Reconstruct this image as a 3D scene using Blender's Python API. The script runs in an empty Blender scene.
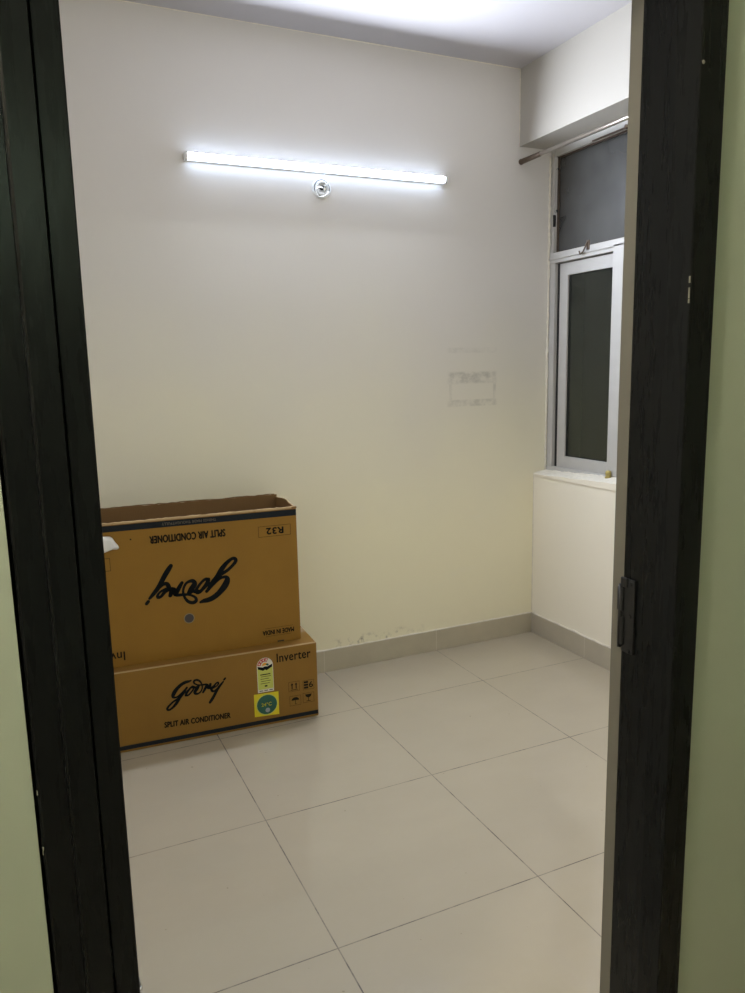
import bpy, bmesh, math, random
from mathutils import Vector, Matrix
random.seed(7)
S = bpy.context.scene
COL = S.collection

# ------------------------------------------------------------------ materials
def nt(name):
    m = bpy.data.materials.new(name); m.use_nodes = True
    t = m.node_tree; b = t.nodes['Principled BSDF']
    return m, t, b
def N(t, kind, **kw):
    n = t.nodes.new(kind)
    for k, v in kw.items(): setattr(n, k, v)
    return n
def mathn(t, op, a, b=None, c=None):
    n = N(t, 'ShaderNodeMath', operation=op)
    for i, v in enumerate((a, b, c)):
        if v is None: continue
        if isinstance(v, (int, float)): n.inputs[i].default_value = v
        else: t.links.new(v, n.inputs[i])
    return n.outputs[0]
def mix(t, fac, a, b):
    n = N(t, 'ShaderNodeMix', data_type='RGBA')
    for s, v in ((n.inputs[0], fac), (n.inputs[6], a), (n.inputs[7], b)):
        if isinstance(v, (int, float)): s.default_value = v
        elif isinstance(v, tuple): s.default_value = (*v, 1)
        else: t.links.new(v, s)
    return n.outputs[2]
def noise(t, co, scale, detail=3, rough=.5):
    n = N(t, 'ShaderNodeTexNoise'); n.inputs['Scale'].default_value = scale
    n.inputs['Detail'].default_value = detail; n.inputs['Roughness'].default_value = rough
    t.links.new(co, n.inputs['Vector']); return n.outputs['Fac']
def ramp(t, f, lo, hi):
    n = N(t, 'ShaderNodeMapRange'); n.inputs[1].default_value = lo; n.inputs[2].default_value = hi
    n.interpolation_type = 'SMOOTHSTEP'
    t.links.new(f, n.inputs[0]); return n.outputs[0]
def objco(t): return N(t, 'ShaderNodeTexCoord').outputs['Object']
def scaled(t, co, s):
    n = N(t, 'ShaderNodeMapping'); n.inputs['Scale'].default_value = s
    t.links.new(co, n.inputs['Vector']); return n.outputs[0]
def bump(t, b, h, strength, dist=.01):
    n = N(t, 'ShaderNodeBump'); n.inputs['Strength'].default_value = strength
    n.inputs['Distance'].default_value = dist
    t.links.new(h, n.inputs['Height']); t.links.new(n.outputs[0], b.inputs['Normal'])
def simple(name, col, rough=.5, metal=0, var=.08, sc=30, bmp=0):
    m, t, b = nt(name); co = objco(t); f = noise(t, co, sc)
    b.inputs['Roughness'].default_value = rough; b.inputs['Metallic'].default_value = metal
    c2 = tuple(max(0, c*(1-var)) for c in col); c1 = tuple(min(1, c*(1+var)) for c in col)
    t.links.new(mix(t, f, c2, c1), b.inputs['Base Color'])
    if bmp: bump(t, b, f, bmp)
    return m

def wall_paint(name, col, dirty=False, low=None):
    m, t, b = nt(name); co = objco(t)
    big = noise(t, co, 1.3, 4); fine = noise(t, co, 45, 4)
    c = mix(t, big, tuple(x*.95 for x in col), tuple(min(1, x*1.04) for x in col))
    sep = N(t, 'ShaderNodeSeparateXYZ'); t.links.new(co, sep.inputs[0]); X, Y, Z = sep.outputs
    if low:   # lower wall yellower, its colour also brightened for missing bounce light; cloudy edge
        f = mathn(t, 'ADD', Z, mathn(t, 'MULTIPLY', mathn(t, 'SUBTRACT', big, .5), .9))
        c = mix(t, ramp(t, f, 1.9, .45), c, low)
    if dirty:
        cloud = noise(t, co, 22, 5, .65); cloud2 = noise(t, scaled(t, co, (3, 3, 11)), 1.0, 4, .6)
        def band(v, c0, w):      # 1 inside |v-c0|<w, soft
            return ramp(t, mathn(t, 'ABSOLUTE', mathn(t, 'SUBTRACT', v, c0)), w, w*.55)
        inx = ramp(t, mathn(t, 'ABSOLUTE', mathn(t, 'ADD', X, .370)), .150, .120)
        # marks left on the wall by a taken-down notice: three horizontal smears and two edges
        l1 = mathn(t, 'MULTIPLY', band(Z, 1.345, .034), 1.0)
        l2 = mathn(t, 'MULTIPLY', band(Z, 1.224, .020), .7)
        l3 = mathn(t, 'MULTIPLY', band(Z, 1.475, .016), .35)
        hor = mathn(t, 'MULTIPLY', mathn(t, 'MAXIMUM', mathn(t, 'MAXIMUM', l1, l2), l3), inx)
        inz = ramp(t, mathn(t, 'ABSOLUTE', mathn(t, 'SUBTRACT', Z, 1.285)), .075, .06)
        v1 = mathn(t, 'MULTIPLY', mathn(t, 'MAXIMUM', band(X, -.492, .01), band(X, -.243, .01)), inz)
        v1 = mathn(t, 'MULTIPLY', v1, .6)
        m1 = mathn(t, 'MAXIMUM', hor, v1)
        m1 = mathn(t, 'MULTIPLY', m1, ramp(t, cloud, .32, .70))
        c = mix(t, mathn(t, 'MULTIPLY', m1, .46), c, (.20, .19, .15))
        # scuffs just above the skirting
        inx2 = ramp(t, mathn(t, 'ABSOLUTE', mathn(t, 'ADD', X, .9)), .30, .1)
        inz2 = ramp(t, mathn(t, 'ABSOLUTE', mathn(t, 'SUBTRACT', Z, .125)), .035, .005)
        m2 = mathn(t, 'MULTIPLY', mathn(t, 'MULTIPLY', inx2, inz2), ramp(t, cloud, .5, .68))
        c = mix(t, mathn(t, 'MULTIPLY', m2, .75), c, (.17, .14, .09))
        # pale patched plaster
        pz = ramp(t, mathn(t, 'ABSOLUTE', mathn(t, 'SUBTRACT', Z, .55)), .35, .1)
        pm = mathn(t, 'MULTIPLY', pz, ramp(t, cloud2, .56, .72))
        c = mix(t, mathn(t, 'MULTIPLY', pm, .35), c, (.86, .82, .66))
    t.links.new(c, b.inputs['Base Color']); b.inputs['Roughness'].default_value = .55
    h = mathn(t, 'ADD', mathn(t, 'MULTIPLY', noise(t, co, 4.5, 5, .6), 1.0), mathn(t, 'MULTIPLY', fine, .12))
    bump(t, b, h, .12, .012)
    return m

M = {}
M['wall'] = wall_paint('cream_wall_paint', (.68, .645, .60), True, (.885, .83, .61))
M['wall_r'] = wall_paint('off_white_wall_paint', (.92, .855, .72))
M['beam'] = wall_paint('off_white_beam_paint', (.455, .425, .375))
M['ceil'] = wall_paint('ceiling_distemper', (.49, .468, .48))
M['green'] = wall_paint('light_green_wall_paint', (.43, .46, .36))
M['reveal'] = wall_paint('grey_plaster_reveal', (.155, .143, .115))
M['putty'] = simple('cracked_putty', (.80, .75, .64), .8, var=.14, sc=45, bmp=.8)

def floor_mat(name, base, ox, oy, T, gw):
    m, t, b = nt(name); co = objco(t)
    sep = N(t, 'ShaderNodeSeparateXYZ'); t.links.new(co, sep.inputs[0]); X, Y, Z = sep.outputs
    def line(v, o):
        q = mathn(t, 'DIVIDE', mathn(t, 'SUBTRACT', v, o), T)
        fr = mathn(t, 'FRACT', q)
        d = mathn(t, 'MINIMUM', fr, mathn(t, 'SUBTRACT', 1.0, fr))
        return mathn(t, 'MULTIPLY', d, T), mathn(t, 'FLOOR', q)
    dx, ix = line(X, ox); dy, iy = line(Y, oy)
    d = mathn(t, 'MINIMUM', dx, dy)
    wob = mathn(t, 'MULTIPLY', noise(t, co, 9, 3), .0008)
    g = mathn(t, 'LESS_THAN', d, mathn(t, 'ADD', wob, gw - .0003))
    cmb = N(t, 'ShaderNodeCombineXYZ'); t.links.new(ix, cmb.inputs[0]); t.links.new(iy, cmb.inputs[1])
    wn = N(t, 'ShaderNodeTexWhiteNoise'); t.links.new(cmb.outputs[0], wn.inputs['Vector'])
    cl = noise(t, scaled(t, co, (1, 1.6, 1)), 3.2, 6, .6)
    c = mix(t, cl, tuple(x*.93 for x in base), tuple(min(1, x*1.05) for x in base))
    c = mix(t, mathn(t, 'MULTIPLY', wn.outputs[0], .08), c, tuple(x*.8 for x in base))
    sp = ramp(t, noise(t, co, 60, 2, .3), .79, .82)
    c = mix(t, mathn(t, 'MULTIPLY', sp, .45), c, (.16, .13, .09))
    gc = mix(t, ramp(t, noise(t, co, 11, 4, .7), .4, .62), (.22, .185, .13), (.09, .07, .05))
    c = mix(t, g, c, gc)
    t.links.new(c, b.inputs['Base Color'])
    r = mathn(t, 'ADD', mathn(t, 'MULTIPLY', g, .5), mathn(t, 'ADD', mathn(t, 'MULTIPLY', cl, .07), .055))
    t.links.new(r, b.inputs['Roughness'])
    b.inputs['Specular IOR Level'].default_value = .6
    h = mathn(t, 'SUBTRACT', mathn(t, 'MULTIPLY', noise(t, co, 3, 2), .12), g)
    bump(t, b, h, .12, .004)
    return m
M['floor'] = floor_mat('polished_vitrified_tile', (.44, .383, .287), -1.7858, .1706, .6, .0016)

def skirting_mat(name, base, axis, o):
    m, t, b = nt(name); co = objco(t)
    sep = N(t, 'ShaderNodeSeparateXYZ'); t.links.new(co, sep.inputs[0]); v = sep.outputs[axis]
    fr = mathn(t, 'FRACT', mathn(t, 'DIVIDE', mathn(t, 'SUBTRACT', v, o), .6))
    d = mathn(t, 'MULTIPLY', mathn(t, 'MINIMUM', fr, mathn(t, 'SUBTRACT', 1.0, fr)), .6)
    g = mathn(t, 'LESS_THAN', d, .0013)
    cl = noise(t, co, 8, 5, .6)
    c = mix(t, cl, tuple(x*.86 for x in base), tuple(min(1, x*1.1) for x in base))
    c = mix(t, g, c, (.62, .58, .48))
    t.links.new(c, b.inputs['Base Color']); b.inputs['Roughness'].default_value = .35
    return m
M['skirt_b'] = skirting_mat('grey_beige_skirting_tile', (.50, .45, .335), 0, -.5858)
M['skirt_r'] = skirting_mat('grey_beige_skirting_tile_side', (.48, .43, .34), 1, -.4294)

def gloss_paint():
    m, t, b = nt('black_enamel_on_wood'); co = objco(t)
    st = scaled(t, co, (60, 60, 7)); f = noise(t, st, 1.0, 5, .6)
    lump = noise(t, scaled(t, co, (30, 30, 9)), 1.0, 3)
    c = mix(t, f, (.004, .0045, .0045), (.008, .0085, .0085))
    wear = ramp(t, noise(t, scaled(t, co, (160, 160, 28)), 1.0, 3, .7), .74, .80)
    c = mix(t, mathn(t, 'MULTIPLY', wear, .25), c, (.20, .20, .19))
    t.links.new(c, b.inputs['Base Color'])
    t.links.new(mathn(t, 'ADD', mathn(t, 'MULTIPLY', f, .16), .20), b.inputs['Roughness'])
    b.inputs['Specular IOR Level'].default_value = .14
    bump(t, b, mathn(t, 'ADD', mathn(t, 'MULTIPLY', f, .04), lump), .22, .004)
    return m
M['black'] = gloss_paint()
M['iron'] = simple('black_painted_iron', (.005, .005, .0055), .5, .0, bmp=.2)

def card_mat(name, col, rough=.62):
    m, t, b = nt(name); co = objco(t)
    f = noise(t, co, 5, 5, .6); flute = noise(t, scaled(t, co, (260, 260, 6)), 1.0, 2)
    fib = noise(t, co, 240, 2)
    c = mix(t, f, tuple(x*.88 for x in col), tuple(x*1.1 for x in col))
    c = mix(t, mathn(t, 'MULTIPLY', fib, .12), c, tuple(x*.7 for x in col))
    t.links.new(c, b.inputs['Base Color']); b.inputs['Roughness'].default_value = rough
    b.inputs['Specular IOR Level'].default_value = .25
    bump(t, b, mathn(t, 'ADD', mathn(t, 'MULTIPLY', flute, .25), noise(t, co, 9, 3)), .25, .006)
    return m
M['card'] = card_mat('brown_printed_cardboard', (.29, .150, .022))
M['card2'] = card_mat('brown_printed_cardboard_lower', (.27, .142, .026))
M['card_in'] = card_mat('raw_cardboard_inside', (.22, .125, .05), .8)
M['card_edge'] = card_mat('torn_cardboard_edge', (.48, .33, .17), .85)
M['tape'] = simple('clear_brown_parcel_tape', (.36, .24, .12), .25)
M['ink'] = simple('black_print_ink', (.006, .008, .009), .85, var=.3)
M['ink_band'] = simple('dark_slate_print_band', (.018, .021, .026), .85, var=.2)
M['ink_light'] = simple('pale_print_on_band', (.17, .14, .10), .6)
M['ink_soft'] = simple('thin_black_print', (.016, .014, .010), .9, var=.3)
for k_ in ('ink', 'ink_band', 'ink_soft'): M[k_].node_tree.nodes['Principled BSDF'].inputs['Specular IOR Level'].default_value = .12
M['lab_white'] = simple('white_paper_label', (.70, .66, .58), .4, var=.04)
M['lab_red'] = simple('red_label_print', (.50, .03, .025), .4, var=.1)
M['lab_lime'] = simple('yellow_green_label_print', (.55, .58, .12), .4, var=.05)
M['lab_yellow'] = simple('bright_yellow_sticker', (.72, .60, .01), .4, var=.05)
M['lab_green'] = simple('dark_green_sticker_print', (.02, .11, .075), .4, var=.1)
M['lab_orange'] = simple('orange_label_print', (.75, .35, .03), .4)
M['lab_grey'] = simple('silver_label_print', (.35, .38, .42), .4)
M['foam'] = simple('white_torn_foam_sheet', (.85, .84, .82), .45, var=.06, bmp=.4)
M['plastic'] = simple('white_plastic', (.78, .78, .76), .35, var=.04)
M['dark_hole'] = simple('dark_socket_opening', (.01, .01, .01), .6)
M['upvc'] = simple('painted_white_aluminium', (.50, .485, .46), .38, var=.07, sc=18, bmp=.05)
M['upvc_dirty'] = simple('stained_white_aluminium', (.58, .56, .52), .45, var=.3, sc=25, bmp=.1)
M['gasket'] = simple('black_rubber_gasket', (.012, .012, .012), .6)
M['rod'] = simple('brushed_steel_rod', (.50, .45, .39), .32, .9, var=.1, sc=12)
M['rust'] = simple('brown_tarnished_metal', (.13, .095, .07), .45, .5, var=.3, sc=80)
M['brass'] = simple('dirty_brass', (.45, .36, .12), .4, .5, var=.4, sc=120, bmp=.5)
M['chrome'] = simple('chrome', (.75, .77, .78), .12, 1, var=.03)
M['rubber'] = simple('grey_rubber', (.30, .29, .28), .7)

def glass_mat(name, tint, rough, diff, dcol, spec=1.0):
    m, t, b = nt(name); out = t.nodes['Material Output']; co = objco(t)
    tr = N(t, 'ShaderNodeBsdfTransparent'); tr.inputs[0].default_value = (*tint, 1)
    df = N(t, 'ShaderNodeBsdfDiffuse')
    dirt = noise(t, co, 2.5, 3, .5); sp = ramp(t, noise(t, scaled(t, co, (70, 70, 40)), 1.0, 2, .2), .84, .86)
    t.links.new(mix(t, sp, dcol, (.5, .5, .48)), df.inputs[0])
    gl = N(t, 'ShaderNodeBsdfGlossy'); gl.inputs['Roughness'].default_value = rough
    gl.inputs[0].default_value = (.9, .9, .9, 1)
    f = N(t, 'ShaderNodeFresnel'); f.inputs[0].default_value = 1.5
    m1 = N(t, 'ShaderNodeMixShader'); m2 = N(t, 'ShaderNodeMixShader')
    t.links.new(mathn(t, 'ADD', mathn(t, 'MULTIPLY', dirt, diff), mathn(t, 'MULTIPLY', sp, .5)), m1.inputs[0])
    t.links.new(tr.outputs[0], m1.inputs[1]); t.links.new(df.outputs[0], m1.inputs[2])
    t.links.new(mathn(t, 'MULTIPLY', f.outputs[0], spec), m2.inputs[0])
    t.links.new(m1.outputs[0], m2.inputs[1]); t.links.new(gl.outputs[0], m2.inputs[2])
    t.links.new(m2.outputs[0], out.inputs[0]); t.nodes.remove(b)
    return m
M['glass'] = glass_mat('dark_sash_glass', (.5, .53, .5), .05, .12, (.13, .14, .12), .5)
M['frost'] = glass_mat('dusty_frosted_glass', (.4, .4, .42), .22, 1.5, (.092, .092, .088), 1.0)

def emis(name, col, st):
    m, t, b = nt(name); b.inputs['Base Color'].default_value = (.9, .9, .9, 1)
    b.inputs['Emission Color'].default_value = (*col, 1); b.inputs['Emission Strength'].default_value = st
    return m
M['led'] = emis('lit_led_diffuser', (.79, .865, 1.0), 750)
M['led_side'] = emis('dim_opal_diffuser_side', (.60, .74, 1.0), 9)

# ------------------------------------------------------------------ mesh helpers
def obj(name, bm, mats, parent=None, smooth=False, loc=None, rot=None):
    me = bpy.data.meshes.new(name); bmesh.ops.recalc_face_normals(bm, faces=bm.faces)
    bm.to_mesh(me); bm.free()
    if not isinstance(mats, (list, tuple)): mats = [mats]
    for m in mats: me.materials.append(m)
    if smooth:
        for p in me.polygons: p.use_smooth = True
    o = bpy.data.objects.new(name, me); COL.objects.link(o)
    if parent: o.parent = parent
    if loc: o.location = loc
    if rot: o.rotation_euler = rot
    return o
def box(bm, x0, x1, y0, y1, z0, z1, mi=0, bev=0):
    vs = [bm.verts.new((x, y, z)) for x in (x0, x1) for y in (y0, y1) for z in (z0, z1)]
    fs = []
    for q in ((0,1,3,2),(4,6,7,5),(0,4,5,1),(2,3,7,6),(0,2,6,4),(1,5,7,3)):
        f = bm.faces.new([vs[i] for i in q]); f.material_index = mi; fs.append(f)
    if bev:
        ed = list({e for f in fs for e in f.edges})
        r = bmesh.ops.bevel(bm, geom=ed, offset=bev, segments=2, affect='EDGES', profile=.5)
        for f in r['faces']: f.material_index = mi
    return fs
def prism(bm, pts, z0, z1, mi=0):      # pts in xy, extruded in z
    a = [bm.verts.new((x, y, z0)) for x, y in pts]; b = [bm.verts.new((x, y, z1)) for x, y in pts]
    n = len(pts)
    for i in range(n):
        f = bm.faces.new((a[i], a[(i+1) % n], b[(i+1) % n], b[i])); f.material_index = mi
    bm.faces.new(a[::-1]).material_index = mi; bm.faces.new(b).material_index = mi
def cyl(bm, p0, p1, r0, r1=None, n=24, mi=0, caps=True):
    r1 = r0 if r1 is None else r1
    p0, p1 = Vector(p0), Vector(p1); d = (p1-p0).normalized()
    a = d.orthogonal().normalized(); b = d.cross(a)
    A, B = [], []
    for i in range(n):
        t = 2*math.pi*i/n; v = a*math.cos(t) + b*math.sin(t)
        A.append(bm.verts.new(p0+v*r0)); B.append(bm.verts.new(p1+v*r1))
    for i in range(n):
        f = bm.faces.new((A[i], A[(i+1) % n], B[(i+1) % n], B[i])); f.material_index = mi; f.smooth = True
    if caps:
        bm.faces.new(A[::-1]).material_index = mi; bm.faces.new(B).material_index = mi
def lathe(bm, prof, origin, axis, n=32, mi=0):   # prof: (r, h) along axis
    o = Vector(origin); d = Vector(axis).normalized(); a = d.orthogonal().normalized(); b = d.cross(a)
    rings = []
    for r, h in prof:
        rings.append([bm.verts.new(o + d*h + (a*math.cos(2*math.pi*i/n) + b*math.sin(2*math.pi*i/n))*max(r, 1e-5)) for i in range(n)])
    for A, B in zip(rings, rings[1:]):
        for i in range(n):
            f = bm.faces.new((A[i], A[(i+1) % n], B[(i+1) % n], B[i])); f.material_index = mi; f.smooth = True
    bm.faces.new(rings[0][::-1]).material_index = mi; bm.faces.new(rings[-1]).material_index = mi
def tube(bm, pts, r, n=10, mi=0):
    pts = [Vector(p) for p in pts]; rings = []; prev = None
    for i, p in enumerate(pts):
        d = (pts[min(i+1, len(pts)-1)] - pts[max(i-1, 0)]).normalized()
        a = d.orthogonal().normalized() if prev is None else (prev - d*prev.dot(d)).normalized()
        prev = a; b = d.cross(a); rr = r[i] if isinstance(r, (list, tuple)) else r
        rings.append([bm.verts.new(p + (a*math.cos(2*math.pi*k/n) + b*math.sin(2*math.pi*k/n))*rr) for k in range(n)])
    for A, B in zip(rings, rings[1:]):
        for k in range(n):
            f = bm.faces.new((A[k], A[(k+1) % n], B[(k+1) % n], B[k])); f.material_index = mi; f.smooth = True
    bm.faces.new(rings[0][::-1]).material_index = mi; bm.faces.new(rings[-1]).material_index = mi
def spline(pts, k=6):
    P = [Vector(p) for p in pts]; out = []
    for i in range(len(P)-1):
        p0, p1, p2, p3 = P[max(i-1, 0)], P[i], P[i+1], P[min(i+2, len(P)-1)]
        for j in range(k):
            t = j/k
            out.append(.5*((2*p1) + (p2-p0)*t + (2*p0-5*p1+4*p2-p3)*t*t + (3*p1-p0-3*p2+p3)*t**3))
    out.append(P[-1]); return out
def empty(name, loc=(0, 0, 0), rz=0, label=None, cat=None, group=None, kind=None):
    o = bpy.data.objects.new(name, None); COL.objects.link(o)
    o.location = loc; o.rotation_euler = (0, 0, rz); o.empty_display_size = .1
    return tag(o, label, cat, group, kind)
def tag(o, label=None, cat=None, group=None, kind=None):
    for k, v in (('label', label), ('category', cat), ('group', group), ('kind', kind)):
        if v: o[k] = v
    return o
def struct(name, bm, mats, label=None, cat=None):
    return tag(obj(name, bm, mats), label, cat, None, 'structure')

# ------------------------------------------------------------------ dimensions (metres)
H = 2.763          # room height
BX, BZ = -.1081, 2.4217      # face and underside of the window beam
XL = -3.25         # left wall
SILL = .85
YF, YR = -2.290, -2.152      # hall face and room face of the door wall
DL, DR = -2.305, -1.432      # plastered door opening
HD = 2.12

# ------------------------------------------------------------------ room shell
b = bmesh.new(); box(b, XL-.15, .30, -5.0, .20, -.12, 0)
struct('floor', b, M['floor'], 'large polished beige floor tiles with thin dark joints', 'floor')
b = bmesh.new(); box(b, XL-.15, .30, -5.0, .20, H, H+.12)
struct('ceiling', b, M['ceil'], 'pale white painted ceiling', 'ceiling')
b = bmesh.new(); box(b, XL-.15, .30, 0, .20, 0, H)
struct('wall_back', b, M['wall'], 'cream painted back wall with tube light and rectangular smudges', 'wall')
b = bmesh.new(); box(b, XL-.15, XL, YF-2.55, 0, 0, H)
struct('wall_left', b, M['wall_r'], 'left wall hidden behind the black door jamb', 'wall')
b = bmesh.new()
box(b, 0, .30, YR, 0, 0, SILL)                    # under the window
box(b, 0, .30, YR, -1.32, SILL, BZ)               # beside the window
struct('wall_right', b, M['wall_r'], 'off-white side wall below and beside the window', 'wall')
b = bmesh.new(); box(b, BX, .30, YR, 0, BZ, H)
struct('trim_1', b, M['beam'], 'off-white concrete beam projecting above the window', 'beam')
# door wall: green towards the hall, plain plaster in the opening, off-white inside
b = bmesh.new()
def wallpiece(x0, x1, z0, z1):
    for f in box(b, x0, x1, YF, YR, z0, z1):
        n = f.calc_center_median()
        if abs(n.y-YF) < 1e-4: f.material_index = 0
        elif abs(n.y-YR) < 1e-4: f.material_index = 1
        else: f.material_index = 2
wallpiece(XL-.15, DL-.099, 0, H); wallpiece(DR, .30, 0, H); wallpiece(DL-.099, DR, HD, H)
struct('wall_front', b, [M['green'], M['wall_r'], M['reveal']], 'light green hall wall around the black door frame', 'wall')
b = bmesh.new(); box(b, XL-.15, .30, -5.0, -4.85, 0, H); 
struct('wall_hall', b, M['green'], 'light green wall of the hall behind the viewer', 'wall')
b = bmesh.new(); box(b, -.35, -.2, -4.85, YF, 0, H)
struct('wall_hall_side', b, M['green'], 'light green side wall of the hall', 'wall')

# skirting tiles
def skirt(name, pts, z, mat, lab):
    b = bmesh.new(); x0, x1, y0, y1 = pts
    box(b, x0, x1, y0, y1, 0, z, bev=.0015)
    return struct(name, b, mat, lab, 'skirting')
skirt('baseboard_back', (XL, 0, -.009, 0), .104, M['skirt_b'], 'grey beige tile skirting along the back wall')
skirt('baseboard_right', (-.009, 0, YR, -.009), .104, M['skirt_r'], 'grey beige tile skirting under the window wall')
# rough white caulk on top of the skirting
b = bmesh.new(); pts = []
for i in range(60):
    pts.append((-1.55 + i*1.54/59, -.003, .105 + random.uniform(-.0015, .002)))
tube(b, pts, [random.uniform(.002, .0045) for _ in pts], 6)
tube(b, [(-.003 - random.uniform(0, .001), -.01 - i*2.1/70, .106 + random.uniform(-.0015, .0035)) for i in range(71)],
     [random.uniform(.002, .0055) for _ in range(71)], 6)
struct('trim_2', b, M['putty'], 'rough white putty line along the skirting top', 'putty')
# thin putty in the lower corner and on the sill edge
b = bmesh.new()
tube(b, [(-.0015, -.0015, .12 + i*(SILL-.12)/40) for i in range(41)], [random.uniform(.0015, .0035) for _ in range(41)], 6)
tube(b, [(BX-.001, -.001, BZ + i*(H-BZ)/20) for i in range(21)], [random.uniform(.001, .003) for _ in range(21)], 6)
tube(b, [(XL + i*(BX-XL)/60, -.001, H-.001) for i in range(61)], [random.uniform(.0015, .004) for _ in range(61)], 6)
struct('trim_3', b, M['putty'], 'thin putty line in the wall corners', 'putty')
# sloping plaster sill in the window recess, uneven
b = bmesh.new(); g = []
ny, nx = 60, 5
for j in range(ny+1):
    y = -.001 - j*1.318/ny; row = []
    for i in range(nx+1):
        x = i*.085/nx - (.004 if i == 0 else 0)
        z = SILL + .003 + (i/nx)**1.5*.012 + random.uniform(-.0025, .0025)
        if i == 0: z = SILL - .004 + random.uniform(-.003, .002)
        z += .045*min(-y, .55)
        row.append(b.verts.new((x, y, z)))
    g.append(row)
for j in range(ny):
    for i in range(nx): b.faces.new((g[j][i], g[j][i+1], g[j+1][i+1], g[j+1][i]))
lo0 = [b.verts.new((r[0].co.x, r[0].co.y, SILL-.012)) for r in g]
for j in range(ny): b.faces.new((g[j][0], g[j+1][0], lo0[j+1], lo0[j])).material_index = 1
struct('trim_4', b, [M['putty'], M['wall_r']], 'rough cream plaster sill under the window', 'sill')

# ------------------------------------------------------------------ door frame
door = empty('door_1', (0, 0, 0), 0, 'black painted wooden door frame around the opening', 'door frame', None, 'structure')
YB = -2.169
# left jamb (cross-section seen from above), with a shallow step on its face and a chamfered outer bead
lx = -2.3075
b = bmesh.new()
prism(b, [(lx, -2.3005), (lx-.0015, -2.302), (lx-.027, -2.302), (lx-.0285, -2.2990), (lx-.030, -2.3045), (lx-.057, -2.3045), (lx-.060, -2.302),
          (lx-.0615, -2.290), (lx-.089, -2.2905), (lx-.092, -2.2885), (lx-.097, -2.27), (lx-.097, YB), (lx-.012, YB), (lx-.012, -2.260), (lx, -2.260)], 0, HD)
obj('jamb', b, M['black'], door)
rx = -1.442; YB2 = -2.180
b = bmesh.new()
prism(b, [(rx+.005, -2.3005), (rx+.0065, -2.302), (rx+.056, -2.302), (rx+.058, -2.300), (rx+.058, -2.2895), (rx+.012, -2.2890), (rx+.012, YB2), (rx+.0092, YB2), (rx+.0092, -2.260), (rx, -2.260)], 0, HD)
obj('jamb', b, M['black'], door)
b = bmesh.new(); box(b, lx-.097, rx+.049, -2.302, -2.2895, HD-.06, HD+.02, bev=.002)
box(b, lx, rx, -2.292, -2.26, HD-.06, HD); box(b, lx-.05, rx+.011, -2.26, YB, HD-.045, HD)
obj('frame_head', b, M['black'], door)
# pale filler spots and paint chips on the jamb edges
b = bmesh.new()
lathe(b, [(.0030, 0), (.0026, .0010), (.001, .0014)], (rx+.0105, -2.3018, 1.831), (0, -1, 0), 12)
for z, h, w in ((1.52, .010, .0012), (1.49, .006, .0010), (1.497, .016, .0007)):
    box(b, rx+.0035, rx+.0040+w, -2.3021, -2.3000, z, z+h)
for z, h, w in ((.93, .005, .001), (.86, .004, .0012), (.855, .007, .0006)):
    box(b, lx-.0930, lx-.0925+w, -2.2900, -2.2875, z, z+h)
obj('paint_chips', b, simple('pale_filler', (.28, .27, .21), .8, var=.3, sc=150), door)
# latch keeper on the right jamb
b = bmesh.new()
kx = -1.436
box(b, kx-.002, kx+.003, -2.212, -2.184, .893, 1.028, bev=.001)
box(b, kx-.006, kx, -2.190, -2.176, .905, .958, bev=.002)
box(b, kx-.006, kx, -2.188, -2.174, .968, 1.012, bev=.002)
cyl(b, (kx-.003, -2.180, .900), (kx-.003, -2.180, 1.016), .0038)
for z in (.898, .962, 1.020):
    cyl(b, (kx-.005, -2.202, z), (kx+.002, -2.202, z), .004, n=12)
box(b, kx-.005, kx, -2.196, -2.180, 1.012, 1.030, bev=.002)
obj('latch_keeper', b, M['iron'], door)

# ------------------------------------------------------------------ window
win = empty('window_1', (0, 0, 0), 0, 'white aluminium sliding window with a ventilator pane above', 'window', None, 'structure')
wx = .078                      # room face of the frame
WB, WT, WR = .862, BZ-.002, -1.30
TR0, TR1 = 1.888, 1.938        # transom
b = bmesh.new()
box(b, wx, wx+.09, -.042, -.002, WB, TR0+.01, bev=.002); box(b, wx, wx+.09, -.026, -.002, TR0, WT, bev=.002)           # left stile
box(b, wx, wx+.09, WR, WR+.03, WB, WT, bev=.002)
box(b, wx+.004, wx+.09, WR, -.002, 2.386, WT, bev=.002)      # head
box(b, wx-.004, wx+.09, WR, -.004, TR0, TR1, bev=.002)       # transom
box(b, wx-.010, wx+.0, WR, -.006, TR0+.018, TR0+.026, bev=.001)
box(b, wx-.004, wx+.09, WR, -.002, WB-.02, WB+.022, bev=.002)
obj('window_frame', b, M['upvc'], win)
# black block standing in for the shade in the sash track gap
b = bmesh.new()
box(b, wx+.020, wx+.05, -.066, -.042, WB+.02, TR0)
obj('track_gap_shade', b, M['gasket'], win)
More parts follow.
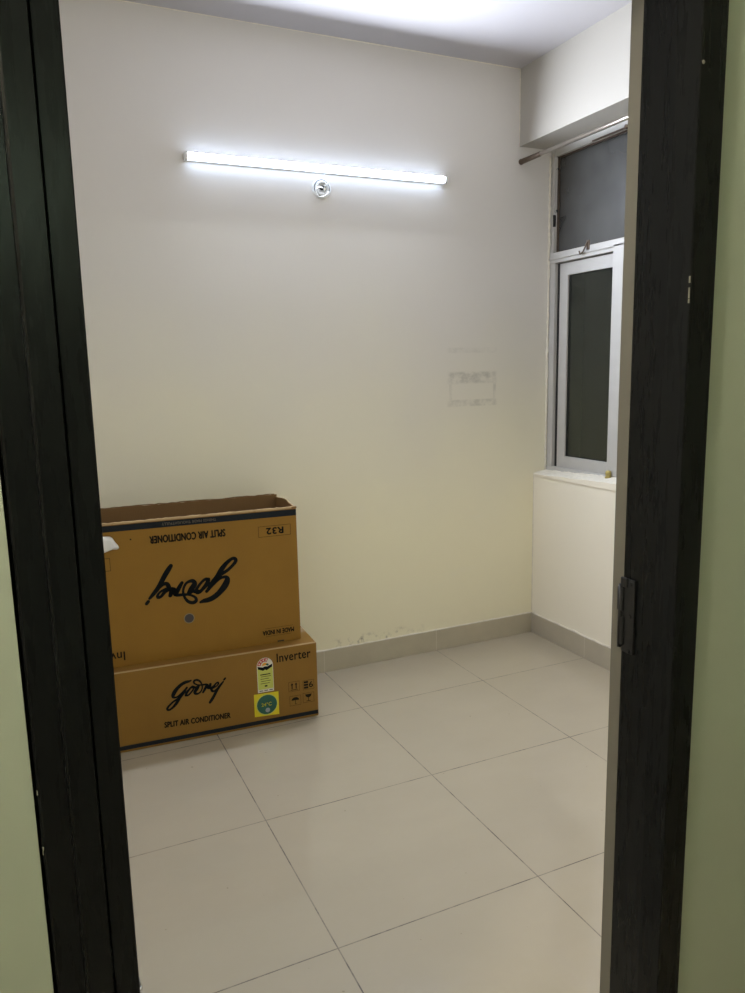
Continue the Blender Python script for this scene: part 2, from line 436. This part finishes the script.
# inner sash
# sliding sashes
def sash(y0, y1, x0, x1, z0, z1, fr, name, mat, gm, sill=None):
    b = bmesh.new(); sill = sill or fr
    box(b, x0, x1, y1, y1+fr, z0, z1, bev=.003); box(b, x0, x1, y0-fr, y0, z0, z1, bev=.003)
    box(b, x0, x1, y1+fr-.002, y0-fr+.002, z1-fr, z1, bev=.002); box(b, x0, x1, y1+fr-.002, y0-fr+.002, z0, z0+sill, bev=.002)
    o = obj(name, b, mat, win)
    b = bmesh.new(); xm = (x0+x1)/2
    box(b, xm-.002, xm+.003, y1+fr-.005, y0-fr+.005, z0+sill-.005, z1-fr+.005)
    g = obj('pane', b, gm, o)
    b = bmesh.new(); e = .0035; xg = xm-.0045
    for q in ((y1+fr, y1+fr+e, z0+sill, z1-fr), (y0-fr-e, y0-fr, z0+sill, z1-fr), (y1+fr, y0-fr, z0+sill, z0+sill+e), (y1+fr, y0-fr, z1-fr-e, z1-fr)):
        box(b, xg, xg+.004, q[0], q[1], q[2], q[3])
    obj('gasket', b, M['gasket'], o)
    return o
sash(-.062, -.560, wx+.016, wx+.044, .880, TR0-.004, .060, 'sash', M['upvc'], M['glass'], .062)
sash(-.458, -1.268, wx-.010, wx+.014, .884, TR0+.028, .066, 'sash', M['upvc'], M['glass'], .05)
# ventilator pane with beading
b = bmesh.new(); box(b, wx+.030, wx+.034, WR+.03, -.026, TR1, 2.386)
obj('ventilator_pane', b, M['frost'], win)
b = bmesh.new()
box(b, wx+.020, wx+.030, -.032, -.026, TR1, 2.386); box(b, wx+.020, wx+.030, WR+.03, -.03, TR1, TR1+.006)
box(b, wx+.020, wx+.030, WR+.03, -.03, 2.380, 2.386)
obj('pane_beading', b, M['rust'], win)
# small black catch and bright pivot on the left stile
b = bmesh.new(); box(b, wx-.001, wx+.012, -.030, -.021, 2.062, 2.118, bev=.002)
obj('stile_catch', b, M['gasket'], win)
b = bmesh.new(); cyl(b, (wx+.012, -.026, 2.135), (wx+.012, -.037, 2.135), .0065, n=16); cyl(b, (wx+.016, -.026, 2.33), (wx+.016, -.036, 2.33), .005, n=12)
obj('pivot_pin', b, M['chrome'], win)
# hook shaped peg on the transom
b = bmesh.new(); hy, hz = -.270, 1.940
tube(b, spline([(wx-.004, hy-.018, hz+.012), (wx-.014, hy-.017, hz+.004), (wx-.018, hy-.010, hz-.014), (wx-.018, hy+.006, hz-.032),
                (wx-.018, hy+.022, hz-.036), (wx-.018, hy+.028, hz-.022)], 6), .0036, 10)
box(b, wx-.008, wx-.003, hy-.028, hy-.008, hz-.022, hz+.020, bev=.001)
obj('stay_hook', b, M['rust'], win)
# latch knob at the head and a dirty brass guide at the foot of the front sash stile
b = bmesh.new(); cyl(b, (wx-.012, -.515, 2.388), (wx+.008, -.515, 2.388), .009, n=16); box(b, wx-.008, wx-.002, -.51, -.30, 2.383, 2.389)
obj('head_latch', b, M['rust'], win)
b = bmesh.new(); lathe(b, [(.004, 0), (.013, .002), (.016, .010), (.011, .018), (.014, .026), (.012, .040), (.003, .044)], (wx-.022, -.485, .870), (0, 0, 1), 16)
obj('stile_guide', b, M['brass'], win)
# rough putty bead down the frame edge
b = bmesh.new()
tube(b, [(wx-.006+random.uniform(-.002, .002), -.0015, WB + i*(WT-WB-.03)/90) for i in range(91)], [random.uniform(.003, .008) for _ in range(91)], 6)
obj('putty_bead', b, M['putty'], win)

# ------------------------------------------------------------------ curtain rod
rod = empty('curtain_rod', (-.1, 0, 2.353), 0, 'steel curtain rod fixed across the window just below the beam', 'curtain rod')
b = bmesh.new(); cyl(b, (0, -.004, 0), (0, -1.5, 0), .0098)
obj('rod', b, M['rod'], rod)
b = bmesh.new(); lathe(b, [(.0135, 0), (.014, .004), (.0125, .008), (.0120, .06), (.0112, .15), (.0102, .155)], (0, 0, 0), (0, -1, 0), 24)
obj('end_socket', b, M['rust'], rod)
b = bmesh.new(); box(b, .0, .10, -1.512, -1.500, -.006, .006); box(b, .094, .100, -1.53, -1.48, -.03, .03)
cyl(b, (0, -1.49, 0), (0, -1.53, 0), .012)
obj('wall_bracket', b, M['rust'], rod)

# ------------------------------------------------------------------ LED batten
TX0, TX1, TZ = -1.697, -.536, 2.231
lamp = empty('led_tube_light', ((TX0+TX1)/2, 0, TZ), 0, 'long lit white tube light mounted high on the back wall', 'tube light')
hl = (TX1-TX0)/2
def xprism(bm, prof, x0, x1):
    A = [bm.verts.new((x0, y, z)) for y, z in prof]; B = [bm.verts.new((x1, y, z)) for y, z in prof]; n = len(prof)
    for i in range(n): bm.faces.new((A[i], A[(i+1) % n], B[(i+1) % n], B[i]))
    bm.faces.new(A[::-1]); bm.faces.new(B)
b = bmesh.new(); xprism(b, [(-.001, -.0118), (-.0118, -.0118), (-.0121, -.0095), (-.0201, .0126), (-.0201, .0136), (-.001, .0138)], -hl+.004, hl-.004)
obj('housing', b, M['plastic'], lamp)
b = bmesh.new()
prof = [(-.0120, -.0100), (-.0355, -.0108), (-.0386, -.0098), (-.0422, .0095), (-.0420, .0110), (-.0405, .0125), (-.0200, .0125)]
xprism(b, prof, -hl+.005, hl-.005)
b.normal_update()
b.faces.ensure_lookup_table()
for i, f in enumerate(b.faces): f.material_index = 0 if i == 2 else 1     # dimmer opal sides
obj('diffuser', b, [M['led'], M['led_side']], lamp)
for sx in (-1, 1):
    b = bmesh.new(); xprism(b, [(-.0005, -.0140), (-.038, -.0140), (-.0420, -.011), (-.0445, .010), (-.0425, .0148), (-.0005, .0148)], sx*hl-.005, sx*hl+.005)
    obj('end_cap', b, M['plastic'], lamp)

# round wall fitting just below the tube
ft = empty('lamp_holder', (-1.125, 0, 2.158), 0, 'small round white lamp holder on the wall just below the tube light', 'lamp holder')
b = bmesh.new(); lathe(b, [(.043, 0), (.043, .004), (.038, .007), (.024, .008)], (0, 0, 0), (0, -1, 0), 36)
obj('mounting_plate', b, M['plastic'], ft, True)
b = bmesh.new()
R0, R1 = .030, .018
rings = []
for r, h in [(.031, .007), (.030, .014), (.028, .018), (.022, .019), (.020, .016), (.019, .008)]:
    rings.append([b.verts.new((r*math.cos(2*math.pi*i/32), -h, r*math.sin(2*math.pi*i/32))) for i in range(32)])
for A, B in zip(rings, rings[1:]):
    for i in range(32): b.faces.new((A[i], A[(i+1) % 32], B[(i+1) % 32], B[i])).smooth = True
obj('holder_ring', b, M['plastic'], ft)
b = bmesh.new(); cyl(b, (-.002, -.008, 0), (-.002, -.0155, 0), .0095); 
lathe(b, [(.0352, .0065), (.0352, .0085), (.0325, .0086), (.0325, .0066)], (0, 0, 0), (0, -1, 0), 32)
obj('socket_core', b, M['dark_hole'], ft)
b = bmesh.new(); cyl(b, (.008, -.012, -.006), (.008, -.018, -.006), .0050, n=14); cyl(b, (.010, -.012, .009), (.010, -.018, .009), .0035, n=12)
obj('contact_pin', b, M['chrome'], ft)
b = bmesh.new(); tube(b, spline([(.016, -.020, .002), (.020, -.036, .020), (.012, -.026, .040), (.011, -.010, .052), (.011, -.006, .062)], 6), .0022, 8)
tube(b, spline([(-.004, -.030, -.004), (-.030, -.042, -.006), (-.037, -.032, -.022), (-.020, -.026, -.040), (.006, -.030, -.034), (.022, -.030, -.018)], 6), .0028, 8)
obj('wire', b, M['plastic'], ft)

# ------------------------------------------------------------------ cartons
LOGO = [[(-27.2, 78.8, 4.2), (-40.8, 75.1, 7.4), (-59.7, 73.1, 9.0), (-81.8, 64.5, 9.5), (-104.4, 47.8, 10.1), (-124.6, 25.1, 11.7), (-134.3, 6.6, 10.6), (-133.9, -6.0, 7.4), (-121.1, -9.6, 5.3), (-104.5, -4.1, 4.8), (-79.1, 15.0, 5.3), (-53.6, 38.2, 5.8)],
 [(-53.6, 39.6, 5.3), (-76.8, 7.7, 8.0), (-97.0, -14.8, 8.5), (-114.6, -40.7, 9.0), (-134.8, -63.2, 7.4), (-157.4, -78.7, 5.8), (-169.6, -77.3, 6.4), (-171.9, -67.4, 6.4), (-158.8, -52.0, 5.8), (-136.0, -33.8, 5.8), (-113.6, -22.6, 6.4), (-94.0, -9.6, 6.9)],
 [(-63.0, -8.1, 5.8), (-49.7, -9.6, 5.3), (-31.6, 4.6, 4.8), (-15.8, 24.8, 5.3), (-13.7, 37.0, 5.3), (-24.2, 39.3, 5.8), (-41.0, 25.3, 6.4), (-56.7, 8.0, 8.0), (-63.0, -8.1, 6.4)],
 [(-15.2, 34.4, 4.8), (-3.6, 28.7, 5.3), (7.4, 35.7, 5.8)],
 [(16.1, 34.1, 5.1), (3.9, 20.7, 9.1), (-9.0, 4.5, 9.1), (-4.9, -7.9, 7.4), (7.8, -9.6, 5.7), (22.4, -2.5, 4.6), (32.4, 14.1, 4.3), (35.2, 31.6, 4.3), (30.0, 53.2, 4.6), (18.3, 69.7, 5.7), (3.0, 76.3, 6.3), (-10.1, 72.1, 6.3), (-10.8, 60.2, 5.1), (-0.0, 49.8, 4.3), (16.6, 42.4, 4.3), (33.5, 40.1, 5.1), (58.7, 38.8, 5.7), (66.8, 33.2, 5.7)],
 [(4.1, 23.7, 7.4), (-9.5, 34.6, 5.7), (-20.9, 34.6, 6.9)],
 [(37.6, -7.4, 5.7), (48.4, 9.0, 7.4), (59.5, 28.2, 7.4), (65.5, 34.9, 6.9)],
 [(63.8, 30.7, 6.9), (72.5, 14.7, 9.7), (83.7, 36.8, 6.9)],
 [(71.5, 20.7, 8.6), (84.8, 10.1, 8.0), (91.9, -8.5, 7.4), (105.7, -10.2, 5.7), (123.1, 3.6, 4.0)],
 [(84.8, 10.1, 7.4), (102.1, 19.7, 6.3), (117.0, 35.3, 5.1), (128.1, 38.3, 5.7), (130.5, 30.6, 4.6), (118.6, 17.5, 4.0), (98.7, 9.7, 5.1)],
 [(74.2, -78.1, 6.9), (84.2, -64.7, 8.6), (100.9, -40.4, 8.6), (122.7, -3.6, 8.0), (143.6, 21.5, 6.9), (159.8, 38.3, 4.6)],
 [(165.2, 49.4, 5.7), (172.0, 57.2, 5.7)]]

def ribbon(bm, pts, w, mi=0):      # variable-width stroke on the y=w plane; pts (x, z, r) metres
    P = spline([(x, z, r) for x, z, r in pts], 5)
    n = len(P); L, Rr = [], []
    for i, p in enumerate(P):
        d = (P[min(i+1, n-1)] - P[max(i-1, 0)]); d = Vector((d.x, d.y)); d = d.normalized() if d.length > 0 else Vector((1, 0))
        q = Vector((-d.y, d.x))*p.z
        L.append(bm.verts.new((p.x+q.x, w, p.y+q.y))); Rr.append(bm.verts.new((p.x-q.x, w, p.y-q.y)))
    for i in range(n-1): bm.faces.new((L[i], L[i+1], Rr[i+1], Rr[i])).material_index = mi
    for e in (P[0], P[-1]): disc(bm, e.x, e.y, e.z, w, 12, mi)
def disc(bm, x, z, r, w, n=20, mi=0, rz=None):
    rz = rz or r
    bm.faces.new([bm.verts.new((x+r*math.cos(2*math.pi*i/n), w, z+rz*math.sin(2*math.pi*i/n))) for i in range(n)]).material_index = mi
def poly(bm, pts, w, mi=0):
    bm.faces.new([bm.verts.new((x, w, z)) for x, z in pts]).material_index = mi
def rect(bm, x0, x1, z0, z1, w, mi=0): poly(bm, [(x0, z0), (x1, z0), (x1, z1), (x0, z1)], w, mi)
def frame_rect(bm, x0, x1, z0, z1, e, w, mi=0):
    rect(bm, x0, x1, z0, z0+e, w, mi); rect(bm, x0, x1, z1-e, z1, w, mi); rect(bm, x0, x0+e, z0+e, z1-e, w, mi); rect(bm, x1-e, x1, z0+e, z1-e, w, mi)
def text_into(bm, s, x0, x1, z0, z1, w, mi=0, flip=False, bold=0.0, shear=0.0, rot=0.0):
    cu = bpy.data.curves.new('t', 'FONT'); cu.body = s; cu.shear = shear; cu.resolution_u = 4; cu.space_character = 1.05
    to = bpy.data.objects.new('t', cu); COL.objects.link(to)
    bpy.context.view_layer.update()
    me = bpy.data.meshes.new_from_object(to.evaluated_get(bpy.context.evaluated_depsgraph_get()))
    xs = [v.co.x for v in me.vertices]; ys = [v.co.y for v in me.vertices]
    ax, bx, ay, by = min(xs), max(xs), min(ys), max(ys)
    cx, cz = (x0+x1)/2, (z0+z1)/2; vs = []
    for v in me.vertices:
        u = (v.co.x-(ax+bx)/2)/(bx-ax)*(x1-x0); q = (v.co.y-(ay+by)/2)/(by-ay)*(z1-z0)
        if flip: u, q = -u, -q
        u, q = u*math.cos(rot)-q*math.sin(rot), u*math.sin(rot)+q*math.cos(rot)
        vs.append(bm.verts.new((cx+u, w, cz+q)))
    hh = z1-z0
    for dx, dz in ([(0, 0)] if not bold else [(-bold*hh, 0), (bold*hh, 0), (0, bold*hh), (0, -bold*hh)]):
        dv = [bm.verts.new((v.co.x+dx, v.co.y, v.co.z+dz)) for v in vs]
        for p in me.polygons: bm.faces.new([dv[i] for i in p.vertices]).material_index = mi
    for v in vs: bm.verts.remove(v)
    bpy.data.objects.remove(to); bpy.data.meshes.remove(me); bpy.data.curves.remove(cu)
def logo_into(bm, cx, cz, k, w, flip=False, thick=1.0):
    f = -1 if flip else 1
    for st in LOGO: ribbon(bm, [(cx+f*x*.001*k, cz+f*z*.001*k, r*.001*k*thick) for x, z, r in st], w)
def flat(name, bm, mats, parent):
    o = obj(name, bm, mats, parent)
    # every print faces out of the front panel (-y)
    for p in o.data.polygons:
        if p.normal.y > 0: p.flip()
    return o


W = -.0006     # print offset in front of the panel
LL, LD, LH = .95, .350, .3145
lower = empty('cardboard_carton', (-1.371, -.416, 0), math.radians(-3.4),
              'closed brown air conditioner carton lying on the floor under another carton', 'cardboard box')
# local: x from -LL (left) to 0 (right), y from 0 (front) to LD, z up
b = bmesh.new(); box(b, -LL, 0, 0, LD, .001, LH, bev=.004)
obj('carton_body', b, M['card2'], lower)
b = bmesh.new()     # top flap seam and tape
box(b, -LL+.01, -.004, LD/2-.03, LD/2+.03, LH, LH+.0006)
obj('packing_tape', b, M['tape'], lower)
b = bmesh.new(); box(b, -LL+.002, -.0015, -.0016, .010, LH-.0016, LH+.0012, bev=.0008)
obj('folded_edge', b, M['card_edge'], lower)
b = bmesh.new(); rect(b, -LL+.004, -.003, .0105, .0270, W)
flat('printed_band', b, M['ink_band'], lower)
b = bmesh.new(); logo_into(b, -.485, .190, .650, W, False, 1.05)
flat('printed_logo', b, M['ink'], lower)
b = bmesh.new(); text_into(b, 'SPLIT AIR CONDITIONER', -.611, -.361, .066, .0875, W, bold=.055, rot=math.radians(-2.0))
flat('printed_caption', b, M['ink_soft'], lower)
b = bmesh.new(); text_into(b, 'Inverter', -.166, -.027, .257, .293, W, bold=.02)
flat('printed_word', b, M['ink_soft'], lower)
# star rating label
b = bmesh.new(); x0, x1, z0 = -.2475, -.1825, .1425; cx = (x0+x1)/2; r = (x1-x0)/2; zt = .252
pts = [(x0, z0), (x1, z0)] + [(cx+r*math.cos(a), zt+r*1.0*math.sin(a)) for a in [math.pi*i/20 for i in range(21)]]
poly(b, pts, W, 0)
rect(b, x0+.002, x1-.002, z0+.012, zt-.008, W*1.5, 2)
ri, ro = .017, .0305                      # red part of the dial
arc = [math.radians(a) for a in range(62, 181, 8)]
poly(b, [(cx+ro*math.cos(a), zt+ro*math.sin(a)) for a in arc] + [(cx+ri*math.cos(a), zt+ri*math.sin(a)) for a in arc[::-1]], W*1.5, 1)
for a in (75, 102, 130, 158):
    a = math.radians(a); sx, sz = cx+.024*math.cos(a), zt+.024*math.sin(a)
    poly(b, [(sx+(.0052 if k % 2 == 0 else .0022)*math.sin(k*math.pi/5), sz+(.0052 if k % 2 == 0 else .0022)*math.cos(k*math.pi/5)) for k in range(10)], W*2, 0)
poly(b, [(cx-.014, zt), (cx-.008, zt+.010), (cx, zt+.013), (cx+.009, zt+.009), (cx+.014, zt+.002)], W*1.5, 4)
poly(b, [(cx+.002, zt+.004), (cx+.009, zt+.009), (cx+.016, zt+.004), (cx+.012, zt-.002)], W*1.8, 5)
poly(b, [(x0+.002, zt), (cx-.010, zt-.006), (cx, zt-.003), (cx+.010, zt-.004), (x1-.002, zt+.004), (x1-.004, zt-.008), (cx+.006, zt-.020), (cx, zt-.016), (cx-.008, zt-.020), (x0+.005, zt-.012)], W*2, 3)
for k, (a, e, h) in enumerate([(.012, .012, .004), (.014, .010, .002), (.012, .018, .002), (.014, .012, .002), (.012, .016, .002), (.028, .026, .006)]):
    zz = zt-.034-k*.0095
    rect(b, x0+a, x1-e, zz-h, zz, W*2, 6)
for k in range(3): rect(b, x0+.006+k*.02, x0+.020+k*.02, z0+.005, z0+.008, W*2, 6)
flat('star_rating_label', b, [M['lab_white'], M['lab_red'], M['lab_lime'], M['ink'], M['lab_orange'], M['lab_green'], M['ink_soft']], lower)
b = bmesh.new()
poly(b, [(-.2650, .0445), (-.1655, .0395), (-.1650, .1360), (-.2645, .1385)], W, 0)
cx, cz = -.2137, .0890
disc(b, cx, cz, .0440, W*1.5, 40, 3); disc(b, cx, cz, .0405, W*2, 40, 1)
text_into(b, '24\u00b0C', cx-.022, cx+.018, cz-.006, cz+.009, W*2.5, 0, bold=.03)
disc(b, cx+.002, cz-.0235, .0095, W*2.5, 20, 2)
flat('round_badge_sticker', b, [M['lab_yellow'], M['lab_green'], M['lab_grey'], M['lab_lime']], lower)
# handling symbols
b = bmesh.new(); e = .0011
def cellbox(xa, xb, za, zb): frame_rect(b, xa, xb, za, zb, e, W)
cells = [(-.1225, -.0775, .124, .165), (-.063, -.0165, .1215, .1615), (-.1205, -.0735, .0630, .1045), (-.065, -.018, .0665, .1075)]
for c in cells: cellbox(*c)
xa, xb, za, zb = cells[0]; c = (xa+xb)/2     # this way up
for d in (-.0085, .0085):
    rect(b, c+d-.0022, c+d+.0022, za+.010, zb-.013, W); poly(b, [(c+d-.0055, zb-.014), (c+d+.0055, zb-.014), (c+d, zb-.005)], W)
rect(b, c-.015, c+.015, za+.005, za+.0075, W)
xa, xb, za, zb = cells[1]                     # stacking limit
for k in range(3): rect(b, xa+.004, xa+.022, za+.005+k*.0115, za+.0135+k*.0115, W)
text_into(b, '6', xb-.021, xb-.005, za+.008, zb-.008, W, bold=.03)
xa, xb, za, zb = cells[2]; c = (xa+xb)/2     # umbrella
poly(b, [(c-.016, za+.022)] + [(c+.016*math.cos(a), za+.022+.013*math.sin(a)) for a in [math.pi*i/10 for i in range(9, -1, -1)]], W)
rect(b, c-.001, c+.001, za+.006, za+.022, W); rect(b, c-.001, c+.006, za+.005, za+.0068, W)
xa, xb, za, zb = cells[3]; c = (xa+xb)/2     # fragile glass
poly(b, [(c-.014, zb-.006), (c-.010, zb-.016), (c-.003, zb-.020), (c+.003, zb-.020), (c+.010, zb-.016), (c+.014, zb-.006)], W)
rect(b, c-.0012, c+.0012, za+.007, zb-.019, W); rect(b, c-.009, c+.009, za+.005, za+.0075, W)
flat('handling_symbols', b, M['ink_soft'], lower)

UL, UD, UH = .885, .293, .5462
upper = empty('cardboard_carton', (-1.412, -.345, LH+.0008), math.radians(-2.7),
              'open-topped brown carton standing upside down on the closed carton', 'cardboard box')
def panel(bm, p0, du, L, z0, ztop, th, inward, nu=40, nz=14, bow=0.0, dip=0.0, jag=.0, mi=(0, 1, 2)):
    """one corrugated side: outer face through p0 along du, thickness towards `inward`"""
    du = Vector(du); iw = Vector(inward); O, I = [], []
    for i in range(nu+1):
        s = i/nu; zt = ztop - dip*math.sin(math.pi*s)**2*1.0 + random.uniform(-jag, jag)
        co_, ci_ = [], []
        for j in range(nz+1):
            z = z0 + (zt-z0)*j/nz
            off = -bow*math.sin(math.pi*s)*(j/nz)
            p = Vector(p0) + du*(L*s) + iw*off
            co_.append(bm.verts.new((p.x, p.y, z))); q = p + iw*th
            ci_.append(bm.verts.new((q.x, q.y, z)))
        O.append(co_); I.append(ci_)
    for i in range(nu):
        for j in range(nz):
            bm.faces.new((O[i][j], O[i+1][j], O[i+1][j+1], O[i][j+1])).material_index = mi[0]
            bm.faces.new((I[i][j], I[i][j+1], I[i+1][j+1], I[i+1][j])).material_index = mi[1]
        bm.faces.new((O[i][nz], O[i+1][nz], I[i+1][nz], I[i][nz])).material_index = mi[2]
        bm.faces.new((O[i][0], I[i][0], I[i+1][0], O[i+1][0])).material_index = mi[1]
    for k in (0, nu):
        for j in range(nz): bm.faces.new((O[k][j], O[k][j+1], I[k][j+1], I[k][j])).material_index = mi[0]
th = .005
b = bmesh.new()
panel(b, (-UL, 0, 0), (1, 0, 0), UL, 0, UH-.001, th, (0, 1, 0), jag=.0008)                    # front
panel(b, (-UL, UD, 0), (1, 0, 0), UL, 0, UH+.010, th, (0, -1, 0), jag=.0012)                   # back
panel(b, (0, th, 0), (0, 1, 0), UD-2*th, 0, UH, th, (-1, 0, 0), nu=24, dip=-.012, jag=.0015)   # right
panel(b, (-UL, th, 0), (0, 1, 0), UD-2*th, 0, UH, th, (1, 0, 0), nu=24, jag=.001)              # left
box(b, -UL+th, -th, th, UD-th, .001, .006, 1)
obj('carton_body', b, [M['card'], M['card_in'], M['card_edge']], upper)
# creased stubs where the top flaps were torn off
b = bmesh.new(); n = 70; A, B, Cc, D = [], [], [], []
for i in range(n+1):
    x = -UL + UL*i/n; z = UH + .0035 + random.uniform(-.0012, .0012); y = .001 + random.uniform(-.0008, .0008)
    A.append(b.verts.new((x, y-.0018, UH-.0035))); B.append(b.verts.new((x, y-.001, z)))
    Cc.append(b.verts.new((x, y+.007, z-.0005+random.uniform(0, .002)))); D.append(b.verts.new((x, y+.0072, UH-.004)))
for i in range(n):
    for P_, Q_ in ((A, B), (B, Cc), (Cc, D)): b.faces.new((P_[i], P_[i+1], Q_[i+1], Q_[i]))
obj('torn_flap_edge', b, M['card_edge'], upper)
b = bmesh.new(); pts = [(-UL+.01 + (UL-.02)*i/50, UD-.002 + random.uniform(-.001, .001), UH+.0105 + random.uniform(-.001, .0025)) for i in range(51)]
tube(b, pts, [random.uniform(.0015, .003) for _ in pts], 6)
obj('torn_flap_edge', b, M['card_in'], upper)
# small crushed corner tab
b = bmesh.new(); box(b, -.018, .003, -.002, .016, UH-.003, UH+.004, bev=.0015)
obj('corner_tab', b, M['card_in'], upper)
b = bmesh.new(); poly(b, [(-UL, .518), (0, .5145), (0, .5395), (-UL, .5405)], W)
flat('printed_band', b, M['ink_band'], upper)
b = bmesh.new(); text_into(b, 'THINGS MADE THOUGHTFULLY', -.520, -.318, .5235, .5335, W*1.8, flip=True, bold=.03)
flat('printed_slogan', b, M['ink_light'], upper)
b = bmesh.new(); logo_into(b, -.4227, .2880, 1.0, W, True, 1.12)
flat('printed_logo', b, M['ink'], upper)
b = bmesh.new(); text_into(b, 'SPLIT AIR CONDITIONER', -.567, -.286, .4590, .4865, W, flip=True, bold=.055)
flat('printed_caption', b, M['ink_soft'], upper)
b = bmesh.new(); frame_rect(b, -.156, -.025, .439, .482, .0013, W); text_into(b, 'R32', -.1235, -.0555, .4485, .4735, W, flip=True, bold=.055)
flat('printed_refrigerant_mark', b, M['ink'], upper)
b = bmesh.new(); frame_rect(b, -.842, -.712, .372, .421, .0015, W)
flat('printed_frame', b, M['ink_soft'], upper)
b = bmesh.new(); text_into(b, 'Inverter', -.832, -.686, .0245, .0580, W, flip=True, bold=.02)
flat('printed_word', b, M['ink_soft'], upper)
b = bmesh.new(); text_into(b, 'MADE IN INDIA', -.157, -.028, .0365, .0545, W, flip=True, bold=.055)
rect(b, -.147, -.031, .0628, .0638, W); rect(b, -.145, -.041, .0295, .0305, W)
flat('printed_origin_mark', b, M['ink_soft'], upper)
# round hole with a ring around it
b = bmesh.new(); disc(b, -.4415, .1515, .0205, W, 32, 1); disc(b, -.4415, .1515, .0170, W*1.6, 32, 0)
flat('cable_hole', b, [simple('dusty_dark_hole', (.055, .045, .045), .8), simple('worn_card_ring', (.24, .19, .11), .8)], upper)
b = bmesh.new(); disc(b, -.6347, .4825, .003, W, 12)
flat('pin_hole', b, M['ink'], upper)
# torn white packing foam poking out of the front panel
b = bmesh.new()
out = [(-.760, .503), (-.728, .5035), (-.706, .5015), (-.697, .4945), (-.690, .480), (-.679, .464), (-.677, .456), (-.684, .4515), (-.700, .4525), (-.716, .448), (-.730, .4435), (-.765, .440)]
P0 = [b.verts.new((x, -.001, z)) for x, z in out]
cxm = sum(p[0] for p in out)/len(out); czm = sum(p[1] for p in out)/len(out)
P1 = [b.verts.new((cxm+(x-cxm)*.97, -.007-random.uniform(0, .006), czm+(z-czm)*.95)) for x, z in out]
P2 = [b.verts.new((cxm+(x-cxm)*.55, -.014-random.uniform(-.004, .004), czm+(z-czm)*.5)) for x, z in out]
nn = len(out)
for A, B in ((P0, P1), (P1, P2)):
    for i in range(nn): b.faces.new((A[i], A[(i+1) % nn], B[(i+1) % nn], B[i]))
b.faces.new(P2); b.faces.new(P0[::-1])
obj('torn_foam_scrap', b, M['foam'], upper, True)
# staple / nick on the bottom edge
b = bmesh.new(); box(b, -.098, -.070, -.0015, .002, .0015, .0065, bev=.001)
obj('handle_nick', b, M['dark_hole'], upper)

# ------------------------------------------------------------------ chrome door stopper
stp = empty('door_stopper', (-2.254, -1.57, 0), 0, 'small chrome door stopper on the floor beside the left jamb', 'door stopper')
b = bmesh.new(); lathe(b, [(.016, 0), (.016, .003), (.0085, .006), (.0075, .020), (.013, .022), (.0140, .026), (.0140, .032), (.0110, .036)], (0, 0, 0), (0, 0, 1), 28)
obj('stopper_post', b, M['chrome'], stp)
b = bmesh.new(); lathe(b, [(.0105, .036), (.0095, .050), (.006, .060), (.001, .064)], (0, 0, 0), (0, 0, 1), 24)
obj('stopper_tip', b, M['rubber'], stp)

# ------------------------------------------------------------------ lights
def light(name, kind, loc, energy, col, size=.3, rot=(0, 0, 0), size_y=None):
    l = bpy.data.lights.new(name, kind); l.energy = energy; l.color = col
    if kind == 'AREA':
        l.size = size
        if size_y: l.shape = 'RECTANGLE'; l.size_y = size_y
    else: l.shadow_soft_size = size
    o = bpy.data.objects.new(name, l); COL.objects.link(o); o.location = loc; o.rotation_euler = rot
    return o
# the hall's own ceiling lamp, behind the viewer
light('hall_bulb', 'POINT', (-3.05, -2.76, 2.45), 48, (1.0, .96, .84), .06)
light('jamb_glint_light', 'AREA', (-2.42, -4.83, 2.12), 11, (.80, 1.0, .88), .6, (math.radians(-90), 0, 0), .08)  # weak greenish light added for the glint on the left jamb

w = bpy.data.worlds.new('night'); S.world = w; w.use_nodes = True
bg = w.node_tree.nodes['Background']; bg.inputs[0].default_value = (.30, .33, .36, 1); bg.inputs[1].default_value = .03

# ------------------------------------------------------------------ camera
f, cx, cy, cz, yaw, pit, rol = 762.1023, -2.3812, -3.1816, 1.4035, .4315, -.1678, -.0216
fw = Vector((math.sin(yaw)*math.cos(pit), math.cos(yaw)*math.cos(pit), math.sin(pit)))
r = Vector((math.cos(yaw), -math.sin(yaw), 0)); u = r.cross(fw)
r2 = r*math.cos(rol) + u*math.sin(rol); u2 = -r*math.sin(rol) + u*math.cos(rol)
cam = bpy.data.cameras.new('camera'); co = bpy.data.objects.new('camera', cam); COL.objects.link(co)
cam.sensor_fit = 'HORIZONTAL'; cam.sensor_width = 36; cam.lens = f*36/745; cam.clip_start = .02
mw = Matrix((r2, u2, -fw)).transposed().to_4x4(); mw.translation = (cx, cy, cz); co.matrix_world = mw
S.camera = co

v = S.view_settings; v.view_transform = 'Standard'; v.look = 'None'; v.gamma = 1; v.use_curve_mapping = False; v.exposure = 0.0
